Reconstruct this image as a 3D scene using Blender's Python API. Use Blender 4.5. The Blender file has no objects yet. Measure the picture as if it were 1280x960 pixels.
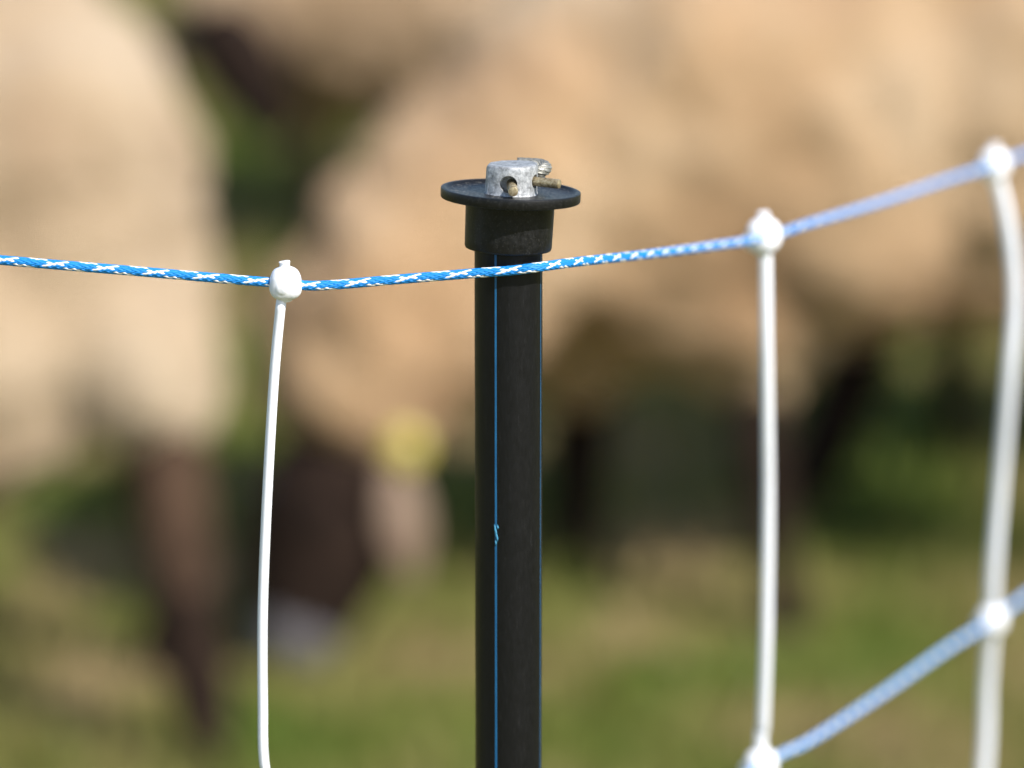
import bpy, bmesh, math, random
import numpy as np
from mathutils import Vector, Matrix, noise, Quaternion

R = math.radians
scene = bpy.context.scene
col = scene.collection
random.seed(7)
rng = np.random.default_rng(7)

# ------------------------------------------------------------------ camera
CAM_Z, PITCH, FPX = 1.135, 12.2, 4800.0      # height (m), degrees below the horizon, focal length in 1280-wide pixels
cd = bpy.data.cameras.new('camera')
cam = bpy.data.objects.new('camera', cd); col.objects.link(cam)
cam.location = (0, 0, CAM_Z)
cam.rotation_euler = (R(90 - PITCH), 0, 0)
cd.sensor_width = 36.0; cd.lens = 135.0
cd.clip_start = 0.05; cd.clip_end = 3000
cd.dof.use_dof = True
cd.dof.focus_distance = 1.139
cd.dof.aperture_fstop = 5.4
scene.camera = cam

# ------------------------------------------------------------------ light
SUN_AZ, SUN_EL = 46.0, 42.0                  # to the right of the viewer, turned from 'behind the camera'
sd = Vector((math.sin(R(SUN_AZ)) * math.cos(R(SUN_EL)), -math.cos(R(SUN_AZ)) * math.cos(R(SUN_EL)), math.sin(R(SUN_EL))))
world = bpy.data.worlds.new('World'); scene.world = world; world.use_nodes = True
wn = world.node_tree
bg = wn.nodes['Background']; bg.inputs['Strength'].default_value = 0.115
sky = wn.nodes.new('ShaderNodeTexSky'); sky.sky_type = 'NISHITA'; sky.sun_disc = False
sky.sun_elevation = R(SUN_EL); sky.sun_rotation = math.atan2(sd.x, sd.y)
wn.links.new(sky.outputs[0], bg.inputs['Color'])
sl = bpy.data.lights.new('sun', 'SUN'); sl.energy = 4.1; sl.angle = R(0.5); sl.color = (1.0, 0.965, 0.91)
so = bpy.data.objects.new('sun', sl); col.objects.link(so)
so.rotation_euler = sd.to_track_quat('Z', 'Y').to_euler()
so.location = (3, -2, 4)

scene.view_settings.view_transform = 'Standard'
scene.view_settings.look = 'None'
scene.view_settings.exposure = 0.64
scene.view_settings.gamma = 1.0
scene.cycles.use_denoising = True
scene.cycles.max_bounces = 6

def at(px, py, Y):
    """Point at distance Y in front of the camera seen at pixel (px, py) of the 1280x960 picture."""
    p = R(PITCH)
    u, v = (px - 640) / FPX, (480 - py) / FPX
    d = Vector((u, math.cos(p) + v * math.sin(p), -math.sin(p) + v * math.cos(p)))
    return Vector((0, 0, CAM_Z)) + d * (Y / d.y)
def ground(px, py):
    p = R(PITCH)
    u, v = (px - 640) / FPX, (480 - py) / FPX
    d = Vector((u, math.cos(p) + v * math.sin(p), -math.sin(p) + v * math.cos(p)))
    return Vector((0, 0, CAM_Z)) + d * (-CAM_Z / d.z)

# ------------------------------------------------------------------ materials
def mat(name, base=(0.5, 0.5, 0.5), rough=0.5, metal=0.0, spec=0.5):
    m = bpy.data.materials.new(name); m.use_nodes = True
    b = m.node_tree.nodes['Principled BSDF']
    b.inputs['Base Color'].default_value = (*base, 1)
    b.inputs['Roughness'].default_value = rough
    b.inputs['Metallic'].default_value = metal
    b.inputs['Specular IOR Level'].default_value = spec
    return m, m.node_tree, b
def N(nt, t, **kw):
    n = nt.nodes.new(t)
    for k, v in kw.items(): setattr(n, k, v)
    return n
def coords(nt, scale=(1, 1, 1)):
    tc = N(nt, 'ShaderNodeTexCoord'); mp = N(nt, 'ShaderNodeMapping')
    mp.inputs['Scale'].default_value = scale
    nt.links.new(tc.outputs['Object'], mp.inputs[0]); return mp.outputs[0]
def noise_tex(nt, co, scale, detail=4, rough=0.6):
    n = N(nt, 'ShaderNodeTexNoise'); n.inputs['Scale'].default_value = scale
    n.inputs['Detail'].default_value = detail; n.inputs['Roughness'].default_value = rough
    nt.links.new(co, n.inputs['Vector']); return n.outputs['Fac']
def ramp(nt, fac, stops):
    r = N(nt, 'ShaderNodeValToRGB'); e = r.color_ramp.elements
    while len(e) < len(stops): e.new(0.5)
    for i, (p, c) in enumerate(stops):
        e[i].position = p; e[i].color = (*c, 1) if len(c) == 3 else c
    nt.links.new(fac, r.inputs[0]); return r.outputs[0]
def bump(nt, b, h, strength, dist):
    bp = N(nt, 'ShaderNodeBump'); bp.inputs['Strength'].default_value = strength; bp.inputs['Distance'].default_value = dist
    nt.links.new(h, bp.inputs['Height']); nt.links.new(bp.outputs[0], b.inputs['Normal'])

def m_pipe():
    m, nt, b = mat('black_pipe_plastic', rough=0.42, spec=0.24)
    f = noise_tex(nt, coords(nt, (1400, 1400, 260)), 1.0, 5, 0.75)
    nt.links.new(ramp(nt, f, [(0.35, (0.0045, 0.0045, 0.0049)), (0.60, (0.0066, 0.0066, 0.0071)), (0.74, (0.019, 0.019, 0.020))]), b.inputs['Base Color'])
    f2 = noise_tex(nt, coords(nt, (500, 500, 300)), 1.0, 4, 0.6)
    nt.links.new(ramp(nt, f2, [(0.3, (0.33,) * 3), (0.75, (0.48,) * 3)]), b.inputs['Roughness'])
    bump(nt, b, f, 0.25, 0.0002); return m
def m_cap(name='black_cap_plastic', dust=.08):
    m, nt, b = mat(name, rough=0.4, spec=0.32)
    f = noise_tex(nt, coords(nt, (900, 900, 600)), 1.0, 5, 0.7)
    sp = noise_tex(nt, coords(nt, (1700, 1700, 1700)), 1.0, 2, 0.5)
    mx = N(nt, 'ShaderNodeMix', data_type='RGBA')
    nt.links.new(ramp(nt, sp, [(0.58, (0, 0, 0)), (0.68, (dust,) * 3)]), mx.inputs['Factor'])
    nt.links.new(ramp(nt, f, [(0.35, (0.0042, 0.0042, 0.0046)), (0.8, (0.013, 0.013, 0.0135))]), mx.inputs['A'])
    mx.inputs['B'].default_value = (0.20, 0.19, 0.17, 1)
    nt.links.new(mx.outputs['Result'], b.inputs['Base Color'])
    nt.links.new(ramp(nt, f, [(0.3, (0.30,) * 3), (0.75, (0.5,) * 3)]), b.inputs['Roughness'])
    bump(nt, b, f, 0.25, 0.0002); return m
def m_stripe():
    m, nt, b = mat('blue_stripe', rough=0.45)
    f = noise_tex(nt, coords(nt, (900, 900, 120)), 1.0, 4)
    nt.links.new(ramp(nt, f, [(0.3, (0.003, 0.075, 0.19)), (0.75, (0.010, 0.135, 0.30))]), b.inputs['Base Color']); return m
def m_scrape():
    m, nt, b = mat('scraped_blue', base=(0.05, 0.26, 0.42), rough=0.6); return m
def m_zinc():
    m, nt, b = mat('cast_zinc', rough=0.55, metal=0.4)
    f = noise_tex(nt, coords(nt, (1, 1, 1)), 650, 5, 0.7)
    nt.links.new(ramp(nt, f, [(0.34, (0.20, 0.205, 0.21)), (0.48, (0.35, 0.36, 0.37)), (0.66, (0.58, 0.59, 0.60))]), b.inputs['Base Color'])
    nt.links.new(ramp(nt, f, [(0.3, (0.6,) * 3), (0.8, (0.38,) * 3)]), b.inputs['Roughness'])
    bump(nt, b, f, 0.5, 0.0004); return m
def m_steel(name, a, c):
    m, nt, b = mat(name, rough=0.45, metal=0.6)
    f = noise_tex(nt, coords(nt, (1, 1, 1)), 900, 4, 0.7)
    nt.links.new(ramp(nt, f, [(0.35, a), (0.7, c)]), b.inputs['Base Color'])
    bump(nt, b, f, 0.35, 0.0002); return m
def m_white():
    m, nt, b = mat('white_moulded_plastic', rough=0.5)
    f = noise_tex(nt, coords(nt, (1, 1, 1)), 260, 3, 0.6)
    nt.links.new(ramp(nt, f, [(0.3, (0.86, 0.87, 0.91)), (0.7, (0.90, 0.905, 0.95))]), b.inputs['Base Color'])
    b.inputs['Subsurface Weight'].default_value = 0.15
    b.inputs['Subsurface Radius'].default_value = (0.002, 0.0018, 0.0016)
    bump(nt, b, f, 0.15, 0.0004); return m
def m_yarn(name, a, c, rough=0.55):
    m, nt, b = mat(name, rough=rough)
    f = noise_tex(nt, coords(nt, (1, 1, 1)), 2400, 3, 0.7)
    nt.links.new(ramp(nt, f, [(0.3, a), (0.7, c)]), b.inputs['Base Color'])
    bump(nt, b, f, 0.4, 0.0001); return m
def m_wool(name, dark, mid, light):
    m, nt, b = mat(name, rough=0.95, spec=0.1)
    f = noise_tex(nt, coords(nt), 3.6, 4, 0.55)
    nt.links.new(ramp(nt, f, [(0.30, dark), (0.5, mid), (0.70, light)]), b.inputs['Base Color'])
    f2 = noise_tex(nt, coords(nt), 90, 5, 0.75)
    b.inputs['Sheen Weight'].default_value = 0.15
    bump(nt, b, f2, 0.8, 0.02); return m
def m_skin(name, a, c):
    m, nt, b = mat(name, rough=0.9, spec=0.08)
    f = noise_tex(nt, coords(nt), 14.0, 5, 0.6)
    nt.links.new(ramp(nt, f, [(0.35, a), (0.7, c)]), b.inputs['Base Color'])
    f2 = noise_tex(nt, coords(nt), 220, 3, 0.7)
    bump(nt, b, f2, 0.4, 0.004); return m
def grass_colour(nt, co, gain=1.0):
    f = noise_tex(nt, co, 3.2, 3, 0.55)
    g = lambda c: tuple(v * gain for v in c)
    return ramp(nt, f, [(0.32, g((0.042, 0.072, 0.010))), (0.45, g((0.080, 0.094, 0.018))), (0.54, g((0.130, 0.115, 0.038))), (0.66, g((0.20, 0.145, 0.075)))])
def m_ground():
    m, nt, b = mat('pasture_soil', rough=0.95, spec=0.1)
    nt.links.new(grass_colour(nt, coords(nt), 1.9), b.inputs['Base Color'])
    f2 = noise_tex(nt, coords(nt), 60, 5, 0.7); bump(nt, b, f2, 0.8, 0.03); return m
def m_grass():
    m, nt, b = mat('grass_blade', rough=0.6, spec=0.3)
    nt.links.new(grass_colour(nt, coords(nt), 1.9), b.inputs['Base Color'])
    tr = N(nt, 'ShaderNodeBsdfTranslucent'); mx = N(nt, 'ShaderNodeMixShader'); mx.inputs[0].default_value = 0.35
    nt.links.new(b.inputs['Base Color'].links[0].from_socket, tr.inputs[0])
    nt.links.new(b.outputs[0], mx.inputs[1]); nt.links.new(tr.outputs[0], mx.inputs[2])
    nt.links.new(mx.outputs[0], nt.nodes['Material Output'].inputs[0])
    return m

M = dict(pipe=m_pipe(), cap=m_cap(), dusty=m_cap('dusty_cap_plastic', .95), stripe=m_stripe(), scrape=m_scrape(), zinc=m_zinc(),
         brass=m_steel('yellowed_zinc_wire', (0.20, 0.14, 0.065), (0.62, 0.54, 0.36)),
         wire=m_steel('dull_grey_wire', (0.20, 0.195, 0.17), (0.46, 0.45, 0.40)),
         white=m_white(),
         blue=m_yarn('blue_yarn', (0.003, 0.17, 0.52), (0.010, 0.275, 0.74)),
         whiteyarn=m_yarn('white_yarn', (0.72, 0.74, 0.76), (0.88, 0.89, 0.9)),
         wool=m_wool('cream_wool', (0.46, 0.265, 0.130), (0.60, 0.40, 0.225), (0.70, 0.525, 0.345)),
         wool_pale=m_wool('pale_cream_wool', (0.40, 0.27, 0.16), (0.54, 0.395, 0.25), (0.64, 0.50, 0.345)),
         wool_dull=m_wool('dusty_wool', (0.34, 0.22, 0.12), (0.44, 0.30, 0.18), (0.54, 0.39, 0.25)),
         skin=m_skin('dark_face_hair', (0.010, 0.0065, 0.005), (0.030, 0.018, 0.013)),
         skin_brown=m_skin('brown_leg_hair', (0.040, 0.024, 0.016), (0.11, 0.066, 0.042)),
         skin_pink=m_skin('pale_ear_hair', (0.17, 0.115, 0.08), (0.27, 0.195, 0.145)),
         nose=m_skin('pale_grey_nose', (0.11, 0.10, 0.11), (0.20, 0.185, 0.20)),
         tag=mat('yellow_tag_plastic', (0.52, 0.43, 0.07), 0.4)[0],
         eye=mat('dark_eye', (0.01, 0.008, 0.006), 0.1)[0],
         hoof=m_skin('hoof_horn', (0.02, 0.018, 0.016), (0.06, 0.05, 0.04)),
         ground=m_ground(), grass=m_grass())

# ------------------------------------------------------------------ object helpers
def tag(o, label, cat, group=None, kind=None):
    if label: o['label'] = label
    if cat: o['category'] = cat
    if group: o['group'] = group
    if kind: o['kind'] = kind
    return o
def empty(name, loc):
    o = bpy.data.objects.new(name, None); col.objects.link(o); o.location = loc
    o.empty_display_size = 0.05
    return o
def link_mesh(name, me, mats, parent=None, smooth=True):
    for m in (mats if isinstance(mats, (list, tuple)) else [mats]):
        if len(me.materials) < len(mats if isinstance(mats, (list, tuple)) else [mats]): me.materials.append(m)
    if smooth: me.polygons.foreach_set('use_smooth', [True] * len(me.polygons))
    o = bpy.data.objects.new(name, me); col.objects.link(o)
    if parent is not None:
        o.parent = parent
    return o
def build(name, bm, mats, parent=None, smooth=True, origin=None):
    """bm in world coordinates; origin = world point of the parent's origin"""
    if origin is not None: bmesh.ops.translate(bm, verts=bm.verts, vec=-Vector(origin))
    me = bpy.data.meshes.new(name); bm.to_mesh(me); bm.free()
    return link_mesh(name, me, mats, parent, smooth)
def sharp(o, deg=35):
    me = o.data
    bm = bmesh.new(); bm.from_mesh(me)
    for e in bm.edges:
        if len(e.link_faces) == 2 and e.calc_face_angle(0) > R(deg): e.smooth = False
    bm.to_mesh(me); bm.free()
def lathe(bm, prof, seg=96, mi=0):
    rings = []
    for r, z in prof:
        if r < 1e-7: rings.append([bm.verts.new((0, 0, z))])
        else: rings.append([bm.verts.new((r * math.cos(2 * math.pi * k / seg), r * math.sin(2 * math.pi * k / seg), z)) for k in range(seg)])
    for a, b in zip(rings, rings[1:]):
        for k in range(seg):
            k2 = (k + 1) % seg
            if len(a) == 1 and len(b) > 1: f = bm.faces.new((a[0], b[k], b[k2]))
            elif len(b) == 1 and len(a) > 1: f = bm.faces.new((a[k], a[k2], b[0]))
            elif len(a) > 1: f = bm.faces.new((a[k], a[k2], b[k2], b[k]))
            else: continue
            f.material_index = mi
def catmull(pts, n=12):
    out = []
    P = [pts[0] * 2 - pts[1]] + pts + [pts[-1] * 2 - pts[-2]]
    for i in range(1, len(P) - 2):
        p0, p1, p2, p3 = P[i - 1:i + 3]
        for k in range(n):
            t = k / n
            out.append(0.5 * ((2 * p1) + (p2 - p0) * t + (2 * p0 - 5 * p1 + 4 * p2 - p3) * t * t + (3 * p1 - p0 - 3 * p2 + p3) * t ** 3))
    out.append(P[-2].copy()); return out
def resample(pts, step):
    L = [0]
    for a, b in zip(pts, pts[1:]): L.append(L[-1] + (b - a).length)
    n = max(2, int(L[-1] / step)); out = []; j = 0
    for i in range(n + 1):
        s = L[-1] * i / n
        while j < len(L) - 2 and L[j + 1] < s: j += 1
        t = (s - L[j]) / max(L[j + 1] - L[j], 1e-9)
        out.append(pts[j].lerp(pts[j + 1], t))
    return out, L[-1] / n
def frames(pts, up=Vector((0, 0, 1))):
    fr = []; 
    for i, p in enumerate(pts):
        t = (pts[min(i + 1, len(pts) - 1)] - pts[max(i - 1, 0)]).normalized()
        if i == 0: u = (up - t * up.dot(t)).normalized()
        else: u = (u - t * u.dot(t)).normalized()
        fr.append((p, t, u, t.cross(u)))
    return fr
def tube(bm, pts, rad, seg=12, up=Vector((0, 0, 1)), asp=1.0, cap=True, mi=0):
    """rad: number or list; asp scales the second axis"""
    fr = frames(pts, up); rings = []
    for i, (p, t, u, v) in enumerate(fr):
        r = rad[i] if isinstance(rad, (list, tuple)) else rad
        rings.append([bm.verts.new(p + u * (r * math.cos(2 * math.pi * k / seg)) + v * (r * asp * math.sin(2 * math.pi * k / seg))) for k in range(seg)])
    for a, b in zip(rings, rings[1:]):
        for k in range(seg):
            f = bm.faces.new((a[k], a[(k + 1) % seg], b[(k + 1) % seg], b[k])); f.material_index = mi
    if cap:
        bm.faces.new(rings[0][::-1]).material_index = mi; bm.faces.new(rings[-1]).material_index = mi
def ell(bm, c, r, mat3=None, seg=20, rings=12):
    res = bmesh.ops.create_uvsphere(bm, u_segments=seg, v_segments=rings, radius=1)
    X = Matrix.Diagonal((r[0], r[1], r[2], 1))
    if mat3 is not None: X = mat3.to_4x4() @ X
    bmesh.ops.transform(bm, matrix=Matrix.Translation(c) @ X, verts=res['verts'])
def chain(bm, joints, seg=14):
    """tapered capsules through joints [(Vector, r), ...]"""
    for (a, ra), (b, rb) in zip(joints, joints[1:]):
        n = max(2, int((b - a).length / (min(ra, rb) * 0.5)) + 1)
        for k in range(n + 1):
            t = k / n; r = ra + (rb - ra) * t
            ell(bm, a.lerp(b, t), (r, r, r), seg=seg, rings=8)
def evaluated(bm, mods):
    me = bpy.data.meshes.new('tmp'); bm.to_mesh(me); bm.free()
    o = bpy.data.objects.new('tmp', me); col.objects.link(o)
    for t, kw in mods:
        md = o.modifiers.new(t, t)
        for k, v in kw.items(): setattr(md, k, v)
    dg = bpy.context.evaluated_depsgraph_get(); dg.update()
    out = bpy.data.meshes.new_from_object(o.evaluated_get(dg))
    bpy.data.objects.remove(o); bpy.data.meshes.remove(me)
    return out
def blob_mesh(bm, voxel, smooth=5):
    return evaluated(bm, [('REMESH', dict(mode='VOXEL', voxel_size=voxel)), ('SMOOTH', dict(factor=0.5, iterations=smooth))])
def displace(me, amp, freq, seed=0.0):
    n = len(me.vertices)
    co = np.empty(n * 3); me.vertices.foreach_get('co', co); co = co.reshape(-1, 3)
    nr = np.empty(n * 3); me.vertices.foreach_get('normal', nr); nr = nr.reshape(-1, 3)
    d = np.array([sum(a * noise.noise(Vector(c) * f + Vector((seed, seed, seed))) for a, f in zip(amp, freq)) for c in co])
    co += nr * d[:, None]
    me.vertices.foreach_set('co', co.ravel()); me.update()

# ------------------------------------------------------------------ ground and grass
def gz(x, y): return 0.012 * noise.noise(Vector((x * 0.9, y * 0.9, 0.3))) + 0.008 * noise.noise(Vector((x * 3, y * 3, 2)))
bm = bmesh.new()
def axis(lo, hi, step):
    a = list(np.arange(lo, hi + 1e-6, step)); s = step
    out = list(a)
    while out[-1] < 900: s *= 1.45; out.append(out[-1] + s)
    s = step
    while out[0] > -900: s *= 1.45; out.insert(0, out[0] - s)
    return out
xs, ys = axis(-4, 4, 0.16), axis(-1, 13, 0.16)
grid = [[bm.verts.new((x, y, gz(x, y) if abs(x) < 30 and abs(y) < 40 else 0)) for x in xs] for y in ys]
for j in range(len(ys) - 1):
    for i in range(len(xs) - 1):
        bm.faces.new((grid[j][i], grid[j][i + 1], grid[j + 1][i + 1], grid[j + 1][i]))
g = build('ground', bm, M['ground']); tag(g, 'olive green pasture ground with bare brownish patches', 'ground', kind='structure')

def grass(n=110000):
    x = rng.uniform(-3.2, 3.2, n); y = 0.6 + rng.random(n) ** 0.9 * 11.4
    z = np.array([gz(a, b) for a, b in zip(x, y)])
    dens = np.array([noise.noise(Vector((a * 1.7, b * 1.7, 5))) for a, b in zip(x, y)])
    h = rng.uniform(0.018, 0.055, n) * (1 + 0.7 * dens); w = rng.uniform(0.0018, 0.004, n) * (1 + y / 8)
    a = rng.uniform(0, 2 * np.pi, n); l = rng.uniform(0, 0.9, n) * h; la = rng.uniform(0, 2 * np.pi, n)
    dx, dy = np.cos(a) * w, np.sin(a) * w; lx, ly = np.cos(la) * l, np.sin(la) * l
    V = np.empty((n, 5, 3))
    V[:, 0] = np.stack([x - dx, y - dy, z - 0.004], 1); V[:, 1] = np.stack([x + dx, y + dy, z - 0.004], 1)
    V[:, 2] = np.stack([x + dx * .8 + lx * .35, y + dy * .8 + ly * .35, z + h * .6], 1)
    V[:, 3] = np.stack([x - dx * .8 + lx * .35, y - dy * .8 + ly * .35, z + h * .6], 1)
    V[:, 4] = np.stack([x + lx, y + ly, z + h], 1)
    me = bpy.data.meshes.new('grass'); me.vertices.add(n * 5); me.vertices.foreach_set('co', V.ravel())
    base = (np.arange(n) * 5)[:, None]
    loops = np.concatenate([base + 0, base + 1, base + 2, base + 3, base + 3, base + 2, base + 4], 1).ravel()
    me.loops.add(n * 7); me.loops.foreach_set('vertex_index', loops)
    me.polygons.add(n * 2)
    st = np.stack([np.arange(n) * 7, np.arange(n) * 7 + 4], 1).ravel()
    me.polygons.foreach_set('loop_start', st)
    me.update(calc_edges=True); me.validate()
    o = link_mesh('grass', me, M['grass'], smooth=False)
    tag(o, 'short grazed grass covering the pasture', 'grass', kind='stuff')
grass()

# ------------------------------------------------------------------ sheep
def sheep(loc, yaw, label, wool='wool', skin='skin', head=None, neck=None, legs=None, torso=None, group='sheep grazing behind the fence',
          ear_tag=None, ear_skin='skin_pink', seed=1.0, scale=1.0, leg_skin=None, nose='skin', ear_len=0.085, face=1.0, wool_to=.55):
    """Local frame: +X forward, Z up, origin on the ground under the belly. neck/head/legs are given in local metres."""
    root = empty('sheep', loc); root.rotation_euler = (0, 0, R(yaw)); root.scale = (scale,) * 3
    tag(root, label, 'sheep', group)
    V = Vector
    T = torso or [((-.36, 0, .50), (.17, .18, .21)), ((-.20, 0, .49), (.22, .215, .245)), ((0, 0, .475), (.25, .23, .25)), ((.20, 0, .48), (.21, .20, .235)), ((.29, 0, .54), (.14, .15, .18))]
    L = dict(hind_near=[((-.32, -.10, .42), .095), ((-.26, -.115, .33), .075), ((-.41, -.10, .235), .030), ((-.40, -.10, .07), .021), ((-.385, -.10, .025), .026)],
             hind_far=[((-.32, .10, .42), .095), ((-.26, .115, .33), .075), ((-.36, .10, .235), .030), ((-.34, .10, .07), .021), ((-.325, .10, .025), .026)],
             front_near=[((.24, -.10, .40), .075), ((.25, -.10, .30), .045), ((.26, -.095, .20), .029), ((.25, -.09, .07), .020), ((.27, -.09, .025), .026)],
             front_far=[((.24, .10, .40), .075), ((.25, .10, .30), .045), ((.30, .095, .20), .029), ((.31, .09, .07), .020), ((.33, .09, .025), .026)])
    if legs: L.update(legs)
    NK = [(V(p), r) for p, r in (neck or [((.30, 0, .56), .15), ((.42, 0, .47), .125), ((.52, 0, .34), .10), ((.57, 0, .25), .078)])]
    HD = head or dict(poll=(.585, 0, .235), muzzle=(.68, 0, .055), up=(.8, 0, .55))
    poll, muz = V(HD['poll']), V(HD['muzzle']); f = (muz - poll).normalized(); up = V(HD['up']); up = (up - f * up.dot(f)).normalized(); side = f.cross(up).normalized()
    hm = Matrix((f, side, up)).transposed()
    # --- one continuous body
    b = bmesh.new()
    for c, r in T: ell(b, V(c), [q * 0.86 for q in r])
    for c, r in zip(NK, NK[1:]): chain(b, [(c[0], c[1] * .72), (r[0], r[1] * .72)])
    chain(b, [(NK[-1][0], NK[-1][1] * .75), (poll, .062)])
    hl = (muz - poll).length
    chain(b, [(poll, .064), (poll + f * hl * .45 + up * .006, .058 * face), (poll + f * hl * .8, .044 * face), (muz, .033 * face)])
    ell(b, poll + f * hl * .35 - up * .028, (.075, .034, .032), hm)            # cheeks and jaw
    ell(b, muz + up * .004 + f * .004, (.022, .029, .024), hm)                 # lips
    for s in (-1, 1):
        ell(b, poll + f * hl * .34 + side * s * .036 + up * .030, (.028, .014, .014), hm)   # brow
    for nm, J in L.items(): chain(b, [(V(p), r * (.62 if i == 0 else .75 if i == 1 else 1)) for i, (p, r) in enumerate(J)])
    me = blob_mesh(b, 0.0085, 3)
    # colouring: dark coat, leg colour, pale muzzle
    me.materials.append(M[skin]); me.materials.append(M[leg_skin or skin]); me.materials.append(M[nose])
    for p in me.polygons:
        c = p.center
        if (c - muz - f * 0.012 * face).length < 0.036 * face: p.material_index = 2
        elif 0.17 < c.z < 0.42 and (c - poll).length > 0.32: p.material_index = 1
    me.polygons.foreach_set('use_smooth', [True] * len(me.polygons))
    body = bpy.data.objects.new('body', me); col.objects.link(body); body.parent = root
    # --- fleece
    b = bmesh.new()
    for c, r in T: ell(b, V(c), r)
    for c, r in zip(NK, NK[1:]): chain(b, [c, r])
    for nm, J in L.items():
        for (p, r) in J[:2]: ell(b, V(p), (r * 1.15, r * 1.0, r * 1.2))
        chain(b, [(V(J[0][0]), J[0][1] * 1.08), (V(J[1][0]), J[1][1] * 1.08)])
        a_, b_ = V(J[1][0]), V(J[2][0]); chain(b, [(a_, J[1][1] * 1.05), (a_.lerp(b_, wool_to), J[1][1] * .45 + J[2][1] * .65)])
    ell(b, poll + up * .035 - f * .03, (.05, .05, .035), hm)                   # wool cap between the ears
    ell(b, V(T[0][0]) + V((-.17, 0, -.08)), (.04, .05, .12))                   # docked tail
    fl = blob_mesh(b, 0.011, 6)
    displace(fl, (.030, .016, .007), (5.5, 16, 48), seed)
    link_mesh('fleece', fl, M[wool], root)
    # --- ears, eyes, hooves
    for s in (-1, 1):
        d = HD.get('ear_dir', {}).get(s)
        ed = (V(d) if d else side * s + V((0, 0, -.25)) - f * .15).normalized()
        e0 = V(HD['ear_base'][s]) if s in HD.get('ear_base', {}) else poll + side * s * .045 + up * .012 - f * .004
        b = bmesh.new(); pts = [e0 + ed * (ear_len * t) - V((0, 0, 1)) * (.02 * t * t) for t in (0, .2, .45, .7, .9, 1.0)]
        tube(b, pts, [.012, .021, .027, .024, .014, .004], 14, up=f, asp=.28)
        ear = build('ear', b, M[ear_skin], root)
        if ear_tag == s:
            b = bmesh.new(); c = V(HD['tag_at']) if 'tag_at' in HD else pts[1] + up * 0.018
            n = (V(HD['tag_out']) if 'tag_out' in HD else up).normalized()
            q = n.to_track_quat('Z', 'Y').to_matrix()
            lathe(b, [(0, .0016), (.006, .0022), (.0065, .0012), (.0185, .0012), (.0195, 0), (.0185, -.0012), (0, -.0012)], 40)
            bmesh.ops.transform(b, matrix=Matrix.Translation(c) @ q.to_4x4(), verts=b.verts)
            build('ear_tag', b, M['tag'], ear)
        b = bmesh.new(); ell(b, poll + f * hl * .36 + side * s * .047 * face + up * .021 * face, (.012, .009, .010), hm)
        build('eye', b, M['eye'], root)
    for nm, J in L.items():
        h = V(J[-1][0]); b = bmesh.new()
        for s in (-1, 1):
            tube(b, [h + V((.006, s * .010, -.030)), h + V((.002, s * .010, -.012)), h + V((-.002, s * .009, .004))], [.0165, .0155, .012], 12, up=V((1, 0, 0)), asp=.72)
        build('hoof', b, M['hoof'], root)
    return root

def loc_of(root_loc, yaw, p):
    """world point -> the sheep's local frame"""
    return tuple(Matrix.Rotation(-R(yaw), 3, 'Z') @ (Vector(p) - Vector(root_loc)))

# A: rump and hind leg at the left edge, facing left
A = Vector((-.830, 3.74, 0))
la = lambda px, py, Y: loc_of(A, 180, at(px, py, Y))
sheep(A, 180, 'cream sheep at the left edge, its broad rump and brown hind leg in view',
      torso=[((-.33, 0, .50), (.19, .20, .25)), ((-.37, 0, .45), (.14, .18, .17)), ((-.27, .06, .385), (.17, .20, .180)), ((-.20, 0, .50), (.22, .23, .28)), ((0, 0, .485), (.27, .25, .28)), ((.20, 0, .48), (.21, .21, .25)), ((.29, 0, .54), (.14, .15, .18))],
      legs=dict(hind_near=[((-.38, .10, .45), .07), (la(208, 480, 3.60), .050), (la(214, 600, 3.58), .038), (la(237, 790, 3.55), .033), ((-.538, .205, .028), .030)],
                hind_far=[((-.38, -.10, .42), .08), ((-.42, -.115, .36), .045), ((-.45, -.10, .235), .030), ((-.48, -.10, .07), .021), ((-.465, -.10, .025), .026)]),
      leg_skin='skin_brown', seed=3.1, wool='wool_pale', wool_to=.12)

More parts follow.
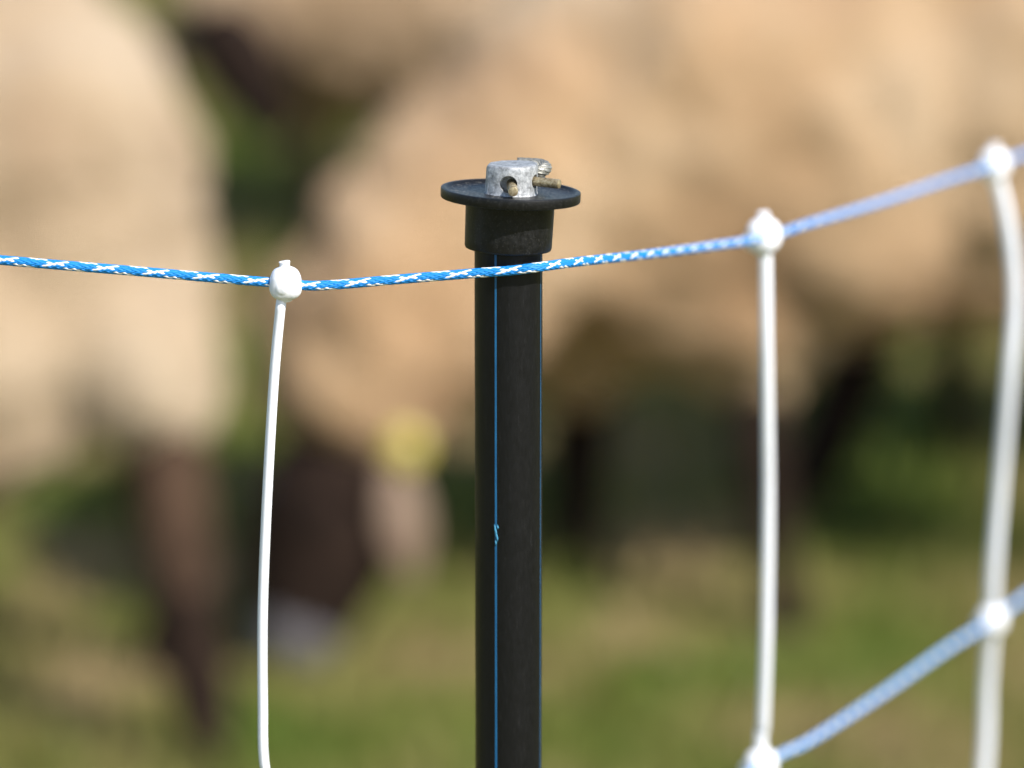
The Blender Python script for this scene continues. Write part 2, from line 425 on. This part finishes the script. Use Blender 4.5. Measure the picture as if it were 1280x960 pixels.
# B: the grazing sheep with the yellow ear tag
B = Vector((.30, 4.16, 0))
lb = lambda px, py, Y: loc_of(B, 180, at(px, py, Y))
sheep(B, 180, 'cream sheep with black face and yellow ear tag, grazing head down beside the black post',
      neck=[(lb(770, 120, 4.14), .165), (lb(658, 230, 4.08), .150), (lb(505, 355, 4.00), .132), (lb(440, 450, 3.97), .112)],
      head=dict(poll=lb(432, 558, 3.95), muzzle=lb(372, 785, 3.87), up=Vector(loc_of((0, 0, 0), 180, (0.12, -1, .25))),
                ear_dir={1: loc_of((0, 0, 0), 180, (-.55, -.1, -.8)), -1: loc_of((0, 0, 0), 180, (.16, -.25, -.95))},
                tag_at=lb(508, 560, 3.80), ear_base={-1: lb(494, 580, 3.86)},
                tag_out=loc_of((0, 0, 0), 180, (.1, -1, .15))),
      legs=dict(front_near=[(lb(925, 360, 4.10), .10), (lb(945, 430, 4.08), .040), (lb(948, 560, 4.03), .031), (lb(975, 715, 4.02), .021), (lb(985, 768, 4.00), .026)],
                front_far=[(lb(745, 370, 4.20), .10), (lb(733, 420, 4.22), .055), (lb(724, 540, 4.24), .039), (lb(720, 650, 4.24), .030), (lb(718, 700, 4.23), .026)],
                hind_near=[((-.44, .10, .46), .085), ((-.42, .115, .38), .06), ((-.50, .10, .235), .030), ((-.49, .10, .07), .021), ((-.47, .10, .025), .026)],
                hind_far=[((-.43, -.10, .46), .085), ((-.40, -.115, .38), .06), ((-.46, -.10, .235), .030), ((-.44, -.10, .07), .021), ((-.425, -.10, .025), .026)]),
      torso=[((-.40, 0, .54), (.18, .20, .23)), ((-.22, 0, .54), (.24, .23, .24)), ((-.06, 0, .535), (.27, .24, .24)), ((.09, 0, .53), (.24, .24, .24)), ((.15, 0, .49), (.20, .21, .25)), ((.20, 0, .52), (.15, .17, .20))],
      ear_tag=-1, nose='nose', seed=8.4, ear_len=.105, face=1.5, wool_to=.3)

# C: behind, its dark hind leg stretched back
C_ = Vector((.90, 4.66, 0))
lc = lambda px, py, Y: loc_of(C_, 0, at(px, py, Y))
sheep(C_, 0, 'cream sheep at the right behind the grazing one, its black hind leg slanting back',
      legs=dict(hind_near=[((-.36, -.10, .42), .095), (lc(1098, 375, 4.56), .055), (lc(1078, 440, 4.56), .046), (lc(1025, 570, 4.54), .038), (lc(1000, 628, 4.53), .033)]),
      seed=12.7)

# D: small, further back between A and B
D = Vector((-.12, 6.30, 0))
ld = lambda px, py, Y: loc_of(D, 245, at(px, py, Y))
sheep(D, 245, 'dull tan sheep further back in the gap near the top, dark head turned left', wool='wool_dull', seed=21.0, leg_skin='skin_brown',
      torso=[((-.36, 0, .50), (.17, .18, .21)), ((-.20, 0, .49), (.22, .215, .245)), ((0, 0, .475), (.25, .23, .25)), ((.20, 0, .46), (.21, .22, .235)), ((.25, -.03, .41), (.19, .19, .16)), ((.29, 0, .54), (.14, .15, .18))],
      neck=[((.28, 0, .56), .15), (ld(330, -10, 5.98), .115), (ld(285, 5, 5.93), .085)],
      head=dict(poll=ld(268, 12, 5.90), muzzle=ld(338, 150, 5.82), up=Vector(loc_of((0, 0, 0), 245, (-.5, -1, .3)))), face=1.2)

# E: furthest
E = Vector((-.05, 8.2, 0))
sheep(E, 160, 'shaded brown sheep furthest back, only a sliver of it above the grazing one\'s neck', wool='wool_dull', seed=27.0)

# ------------------------------------------------------------------ fence post
PX, PY = (635.6 - 640) / FPX * 1.149, 1.13
post_root = empty('fence_post', (PX, PY, 0))
tag(post_root, 'black plastic pipe post with thin blue stripes, flanged cap and metal clamp on top', 'fence post')
def z_at(py, Y=PY): return at(636, py, Y).z
PR = 0.01017
ztop = z_at(275)
bm = bmesh.new()
stripe = [R(a) for a in (-112, -19, 75, 160)]            # centre angles of the stripes (camera is at -90)
hw = 0.00030 / PR
angs = []
edges = sorted([a % (2 * math.pi) for a in stripe])
base = [2 * math.pi * k / 96 for k in range(96)]
base = [b for b in base if all(abs((b - s + math.pi) % (2 * math.pi) - math.pi) > hw * 1.6 for s in edges)]
pts = [(b, 0) for b in base]
for s in edges: pts += [((s - hw) % (2 * math.pi), 1), ((s - hw * .5) % (2 * math.pi), 1), ((s + hw * .5) % (2 * math.pi), 1), ((s + hw) % (2 * math.pi), 2)]
pts.sort()
zs = [-.02] + list(np.linspace(0.02, ztop, 160))
rings = []
for z in zs:
    ring = []
    for a, fl in pts:
        wob = 0.00006 * noise.noise(Vector((a * 2, z * 30, 0)))
        rr = PR + wob + (0.00008 if fl == 1 else 0)
        ring.append(bm.verts.new((rr * math.cos(a), rr * math.sin(a), z)))
    rings.append(ring)
n = len(pts)
for a, b in zip(rings, rings[1:]):
    for k in range(n):
        f = bm.faces.new((a[k], a[(k + 1) % n], b[(k + 1) % n], b[k]))
        f.material_index = 1 if pts[k][1] == 1 else 0
bm.faces.new(rings[-1])
# scraped curl on the left stripe
zc = z_at(658)
sa = stripe[0]
def onpipe(a, z, out=0.0): return Vector(((PR + out) * math.cos(a), (PR + out) * math.sin(a), z))
for k, (da, dz, ln, o) in enumerate([(-.04, .0016, .0028, .0003), (.0, .0004, .0030, .0006), (.03, -.0012, .0026, .0004), (-.01, -.0026, .002, .0005), (.045, .0022, .0014, .0003)]):
    tube(bm, [onpipe(sa + da, zc + dz + ln * .5, 0), onpipe(sa + da + .03, zc + dz, o), onpipe(sa + da + .015, zc + dz - ln * .5, o * .3)], [.0001, .00026, .00008], 6, mi=2)
pipe = build('pipe', bm, [M['pipe'], M['stripe'], M['scrape']], post_root)

# cap (flange + collar), leaning 3 degrees to the right
capz = z_at(244)          # underside / front of the flange centre
cap_piv = Vector((0, 0, z_at(300)))
tilt = Matrix.Translation(cap_piv) @ Matrix.Rotation(R(2.7), 4, 'Y') @ Matrix.Rotation(R(-0.6), 4, 'X') @ Matrix.Translation(-cap_piv)
bm = bmesh.new()
FT = z_at(236.5)           # flange top
CB = z_at(311)             # collar bottom
prof = [(0, FT - .0011), (.0120, FT - .0011), (.0180, FT - .0010), (.0190, FT - .0007), (.0195, FT - .0001), (.0198, FT), (.0205, FT), (.0208, FT - .0001), (.0209, FT - .0004),
        (.0209, FT - .0027), (.0207, FT - .0030), (.0202, FT - .0031), (.0140, FT - .0032), (.01345, FT - .0035), (.0133, FT - .0042),
        (.01312, CB + .004), (.01305, CB + .0008), (.0128, CB + .0002), (.0122, CB), (.01035, CB), (.01025, CB + .001), (.01025, CB + .006)]
lathe(bm, prof[:4], 128, 1); lathe(bm, prof[3:], 128, 0); bmesh.ops.remove_doubles(bm, verts=bm.verts, dist=1e-7)
bmesh.ops.recalc_face_normals(bm, faces=bm.faces)
bmesh.ops.transform(bm, matrix=tilt, verts=bm.verts)
cap = build('cap', bm, [M['cap'], M['dusty']], post_root); sharp(cap, 50)

# zinc clamp
bm = bmesh.new()
H = .0088; z0 = FT - .0011
poly = [(-.0077, -.0018), (-.0070, -.0048), (-.0046, -.0068), (-.0010, -.0079), (.0026, -.0077), (.0056, -.0060), (.0074, -.0032), (.0079, .0018), (.0062, .0056), (.0020, .0077), (-.0034, .0074), (-.0070, .0040)]
for (zz, s, nz) in ((0, 1.03, 0), (.0006, 1.0, 0), (H - .0012, .985, 0), (H - .0003, .95, 0), (H, .90, 0)):
    pass
rr = []
for (zz, s) in ((0, 1.03), (.0006, 1.0), (H - .0010, .985), (H - .0003, .955), (H, .90)):
    rr.append([bm.verts.new((x * s, y * s, z0 + zz + (0.0004 * x / .007 if zz > .004 else 0))) for x, y in poly])
for a, b in zip(rr, rr[1:]):
    for k in range(len(poly)): bm.faces.new((a[k], a[(k + 1) % len(poly)], b[(k + 1) % len(poly)], b[k]))
bm.faces.new(rr[0][::-1]); bm.faces.new(rr[-1])
bmesh.ops.bevel(bm, geom=[e for e in bm.edges if e.is_manifold and e.calc_face_angle(0) > R(16)], offset=.0007, segments=3, affect='EDGES')
bmesh.ops.subdivide_edges(bm, edges=bm.edges, cuts=1, use_grid_fill=True)
p1a, p1b = Vector((-.0002, .004, z0 + .0034)), Vector((.0006, -.0128, z0 + .0023))
p2a, p2b = Vector((.001, .000, z0 + .0042)), Vector((.0143, -.0072, z0 + .0044))
cut = bmesh.new()
h1 = Vector((-.0008, -.002, z0 + .0036))
tube(cut, [h1, h1 + Vector((0, -.012, 0))], .0026, 24)
d2 = (p2b - p2a).normalized()
tube(cut, [p2a + d2 * .002, p2a + d2 * .02], .0021, 24)
cme = bpy.data.meshes.new('cut'); bmesh.ops.recalc_face_normals(cut, faces=cut.faces); cut.to_mesh(cme); cut.free()
co_ = bpy.data.objects.new('cut', cme); col.objects.link(co_)
bmesh.ops.recalc_face_normals(bm, faces=bm.faces)
me = evaluated(bm, [('BOOLEAN', dict(operation='DIFFERENCE', object=co_, solver='EXACT'))])
bpy.data.objects.remove(co_)
me.transform(tilt)
clamp = link_mesh('clamp', me, M['zinc'], post_root); sharp(clamp, 24)

def pin(a, b, r, name='pin', mt='brass'):
    bm = bmesh.new(); d = (b - a).normalized()
    tube(bm, [a, a.lerp(b, .5), b - d * .0004, b - d * .0001, b], [r, r, r, r * .93, r * .8], 24, up=Vector((0, .3, 1)))
    bmesh.ops.transform(bm, matrix=tilt, verts=bm.verts)
    o = build(name, bm, M[mt], clamp); sharp(o, 40); return o
pin(p1a, p1b, .00152); pin(p2a, p2b, .00140)
# twisted wire loop behind the clamp
bm = bmesh.new()
def loop(c, ra, rb, r):
    P = [Vector((c.x - .006, c.y + .001, c.z)), Vector((c.x, c.y - ra * .9, c.z + .0002))]
    for k in range(7):
        t = -math.pi / 2 + math.pi * k / 6; P.append(c + Vector((rb * math.cos(t), ra * math.sin(t), 0.0006 * math.sin(t))))
    P.append(Vector((c.x - .006, c.y + ra, c.z + .0006)))
    pts = catmull(P[0:1] + P[2:], 8); pts, st = resample(pts, .0004)
    tube(bm, pts, r * .97, 20)
    for q in range(10):
        fr = frames(pts); line = []
        for i, (p, t, u, v) in enumerate(fr):
            an = 2 * math.pi * (q / 10 + i * st / .020); line.append(p + (u * math.cos(an) + v * math.sin(an)) * r * .90)
        tube(bm, line, r * .17, 6)
loop(Vector((.0076, .0062, z0 + .0070)), .0024, .0026, .0018)
loop(Vector((.0066, .0062, z0 + .0036)), .0022, .0022, .0015)
bmesh.ops.transform(bm, matrix=tilt, verts=bm.verts)
build('wire_loop', bm, M['wire'], clamp)

# ------------------------------------------------------------------ netting
net = empty('fence_netting', (PX + .06, PY + .05, 0))
tag(net, 'electric fence netting of blue and white ropes with white plastic stays passing the post', 'fence netting')
NO = Vector(net.location)
def braid(pts, Rr=.00145, pitch=.0300, step=.00045, nyarn=12, white_cw=(0, 1, 6, 7), white_ccw=(0, 6), phase=0.0):
    pts, st = resample(pts, step); fr = frames(pts)
    n = len(fr)
    p = np.array([f[0][:] for f in fr]); u = np.array([f[2][:] for f in fr]); v = np.array([f[3][:] for f in fr]); t = np.array([f[1][:] for f in fr])
    s = np.arange(n) * st
    allV, allF, allM = [], [], []; off = 0
    yw = 2 * math.pi * Rr * .86 / nyarn * .60; yt = .00024; a = .00010; seg = 6
    core_r = Rr - .00045
    ca = np.linspace(0, 2 * np.pi, 12, endpoint=False)
    V = p[:, None] + core_r * (np.cos(ca)[None, :, None] * u[:, None] + np.sin(ca)[None, :, None] * v[:, None])
    def add(V, mi):
        nonlocal off
        n_, k_ = V.shape[:2]
        i = np.arange(n_ - 1)[:, None] * k_; k = np.arange(k_)[None]
        F = np.stack([i + k, i + (k + 1) % k_, i + k_ + (k + 1) % k_, i + k_ + k], -1).reshape(-1, 4) + off
        allV.append(V.reshape(-1, 3)); allF.append(F); allM.append(np.full(len(F), mi)); off += n_ * k_
    add(V, 0)
    for dr in (1, -1):
        for j in range(nyarn):
            th = dr * 2 * np.pi * s / pitch + 2 * np.pi * j / nyarn + phase
            S = 2 * nyarn * s / pitch
            w = np.cos(np.pi / 2 * (S + 2 * j) - np.pi / 4) if dr == 1 else np.cos(np.pi / 2 * (2 * j - S) - np.pi / 4)
            w = np.clip(w * 1.5, -1, 1)
            r = Rr - .0003 + dr * a * w
            rad = np.cos(th)[:, None] * u + np.sin(th)[:, None] * v
            tan = -np.sin(th)[:, None] * u + np.cos(th)[:, None] * v
            c = p + rad * r[:, None]
            dirv = t + tan * (dr * 2 * np.pi * r / pitch)[:, None]; dirv /= np.linalg.norm(dirv, axis=1)[:, None]
            wid = np.cross(dirv, rad)
            aa = np.linspace(0, 2 * np.pi, seg, endpoint=False)
            V = c[:, None] + np.cos(aa)[None, :, None] * wid[:, None] * yw + np.sin(aa)[None, :, None] * rad[:, None] * yt
            add(V, 1 if j in (white_cw if dr == 1 else white_ccw) else 0)
    V = np.concatenate(allV); F = np.concatenate(allF); Mi = np.concatenate(allM)
    V = V - np.array(NO[:])[None]
    me = bpy.data.meshes.new('rope'); me.vertices.add(len(V)); me.vertices.foreach_set('co', V.ravel())
    me.loops.add(F.size); me.loops.foreach_set('vertex_index', F.ravel()); me.polygons.add(len(F))
    me.polygons.foreach_set('loop_start', np.arange(len(F)) * 4); me.materials.append(M['blue']); me.materials.append(M['whiteyarn'])
    me.polygons.foreach_set('material_index', Mi); me.update(calc_edges=True)
    me.polygons.foreach_set('use_smooth', [True] * len(F))
    o = bpy.data.objects.new('rope', me); col.objects.link(o); o.parent = net
    return o

YF = PY - PR - .0017
K1 = at(357, 354, YF - .001); K2 = at(956, 297, 1.30); K3 = at(1243, 206, 1.50)
up_pts = [at(-560, 262, 1.16), at(-200, 306, 1.13), at(0, 325, YF + .004), at(170, 339, YF + .001), at(300, 350, YF - .001), K1,
          at(400, 357, YF - .001), at(500, 349, YF), at(600, 341, YF - .0004), at(640, 338, YF - .0006), at(676, 333.5, YF + .001), at(720, 327.5, YF + .018), at(800, 319, YF + .066), at(880, 309, 1.245),
          K2, at(1010, 280, 1.335), at(1100, 253, 1.40), at(1180, 226, 1.455), K3, at(1330, 176, 1.575), at(1440, 140, 1.70), at(1640, 60, 2.0)]
top_rope = braid(catmull(up_pts, 14), phase=1.05)
# second rope: 0.178 m lower
K1b = K1 + Vector((-.004, 0.002, -.180)); K2b = at(951, 957, 1.32); K3b = at(1240, 775, 1.515)
low_pts = [at(-560, 262, 1.16) - Vector((0, 0, .18)), at(0, 325, YF) - Vector((0, 0, .183)), K1b, at(640, 1140, YF - .0006), K2b, at(1010, 927, 1.355), at(1100, 869, 1.42), at(1180, 813, 1.475), K3b,
           at(1330, 712, 1.585), at(1440, 640, 1.71), at(1640, 510, 2.0)]
low_rope = braid(catmull(low_pts, 14), step=.0005, phase=.4, pitch=.022, white_cw=(0, 1, 6, 7), white_ccw=(0, 1, 6, 7))

def knob_mesh(tan, seed, stub=True, s=1.0):
    """moulded knob gripping the rope; local frame: x along rope, z up, y across"""
    b = bmesh.new(); V = Vector
    n0 = len(b.verts); ell(b, V((0, 0, 0)), (1, 1, 1), seg=48, rings=32); b.verts.ensure_lookup_table()
    for v in b.verts[n0:]:
        c = v.co; q = (abs(c.x) ** 2.7 + abs(c.y) ** 2.7 + abs(c.z) ** 2.7) ** (-1 / 2.7)
        v.co = V((c.x * q * .0048 * (1 - .06 * c.z), c.y * q * .0046, c.z * q * .0050))
    ell(b, V((-.0012, -.0030, -.0006)), (.0022, .0020, .0026))
    ell(b, V((.0012, 0, -.0002)), (.0036, .0042, .0044)); ell(b, V((-.0014, 0, 0)), (.0035, .0042, .0042))
    ell(b, V((-.0004, -.0012, -.0006)), (.0036, .0040, .0036)); ell(b, V((0, .0030, -.0016)), (.0032, .0034, .0028)); ell(b, V((0, -.0008, .0026)), (.0024, .0034, .0024))
    if stub:
        tube(b, [V((-.0002, 0, .003)), V((-.0002, 0, .0054)), V((-.0002, 0, .0060)), V((-.0003, 0, .0067))], [.0018, .0015, .0016, .0019], 20, up=V((1, 0, 0)), asp=1.0)
    tube(b, [V((0, 0, -.0030)), V((0, 0, -.0050)), V((0, 0, -.0056))], [.0028, .0021, .0016], 20, up=V((1, 0, 0)))
    me = blob_mesh(b, .00028, 6)
    displace(me, (.00012, .00004), (240, 900), seed)
    x = Vector((tan.x, tan.y, 0)).normalized(); z = Vector((0, 0, 1)); y = z.cross(x)
    me.transform(Matrix((x, y, z)).transposed().to_4x4() @ Matrix.Scale(s, 4))
    return me
def stay(pts, tan, knobs, r_along, asp, label, group='white plastic stays of the netting'):
    o0 = pts[0]
    st = empty('stay', o0 - NO); st.parent = net; st['label'] = label
    pp, _ = resample(catmull(pts, 12), .004)
    bm = bmesh.new(); x = Vector((tan.x, tan.y, 0)).normalized()
    tube(bm, pp, r_along, 20, up=x, asp=asp)
    build('rod', bm, M['white'], st, origin=o0)
    for k, (c, stub, seed, s) in enumerate(knobs):
        me = knob_mesh(tan, seed, stub, s)
        o = link_mesh('knob', me, M['white'], st); o.location = c - o0
    return st
tA, tB, tC = Vector((1, 0, 0)), Vector((.33, .94, 0)), Vector((.42, .9, 0))
def down(pt, y0, Y, last):   # carry on to the ground
    return [Vector((pt.x + dx, pt.y, z)) for dx, z in last]
s1 = [K1 + Vector((-.0012, 0, -.0045)), at(349, 400, YF), at(342, 480, YF), at(334, 620, YF), at(328.5, 760, YF), at(328.5, 880, YF), at(331, 960, YF), K1b,
      Vector((K1b.x + .002, K1b.y, .55)), Vector((K1b.x - .002, K1b.y + .004, .30)), Vector((K1b.x, K1b.y + .004, .0))]
stay(s1, tA, [(K1, True, 1.0, 1.0), (K1b, False, 2.0, 1.0)], .00152, 1.35, 'sharp white stay left of the post, thin and bowed')
s2 = [K2 + Vector((0, 0, -.004)), at(957, 330, 1.30), at(958, 420, 1.30), at(959.5, 540, 1.305), at(960, 640, 1.31), at(957.5, 800, 1.315), at(953, 920, 1.32), K2b,
      Vector((K2b.x + .002, K2b.y, .55)), Vector((K2b.x - .002, K2b.y + .004, .30)), Vector((K2b.x, K2b.y + .004, .0))]
stay(s2, tB, [(K2 + Vector((-.0004, 0, .0006)), True, 5.0, 1.22), (K2b, False, 6.0, 1.22)], .00160, 1.4, 'slightly blurred straight white stay right of the post')
s3 = [K3 + Vector((0, 0, -.004)), at(1252, 245, 1.50), at(1264, 310, 1.50), at(1268.5, 380, 1.50), at(1262, 470, 1.50), at(1251, 600, 1.508), at(1241.5, 720, 1.512), K3b, at(1234, 860, 1.52), at(1230, 960, 1.52),
      Vector((K3b.x - .008, K3b.y, .55)), Vector((K3b.x - .002, K3b.y + .004, .30)), Vector((K3b.x, K3b.y + .004, .0))]
stay(s3, tC, [(K3, True, 9.0, 1.2), (K3b, False, 10.0, 1.2)], .0019, 1.5, 'blurred curved white stay at the right edge')
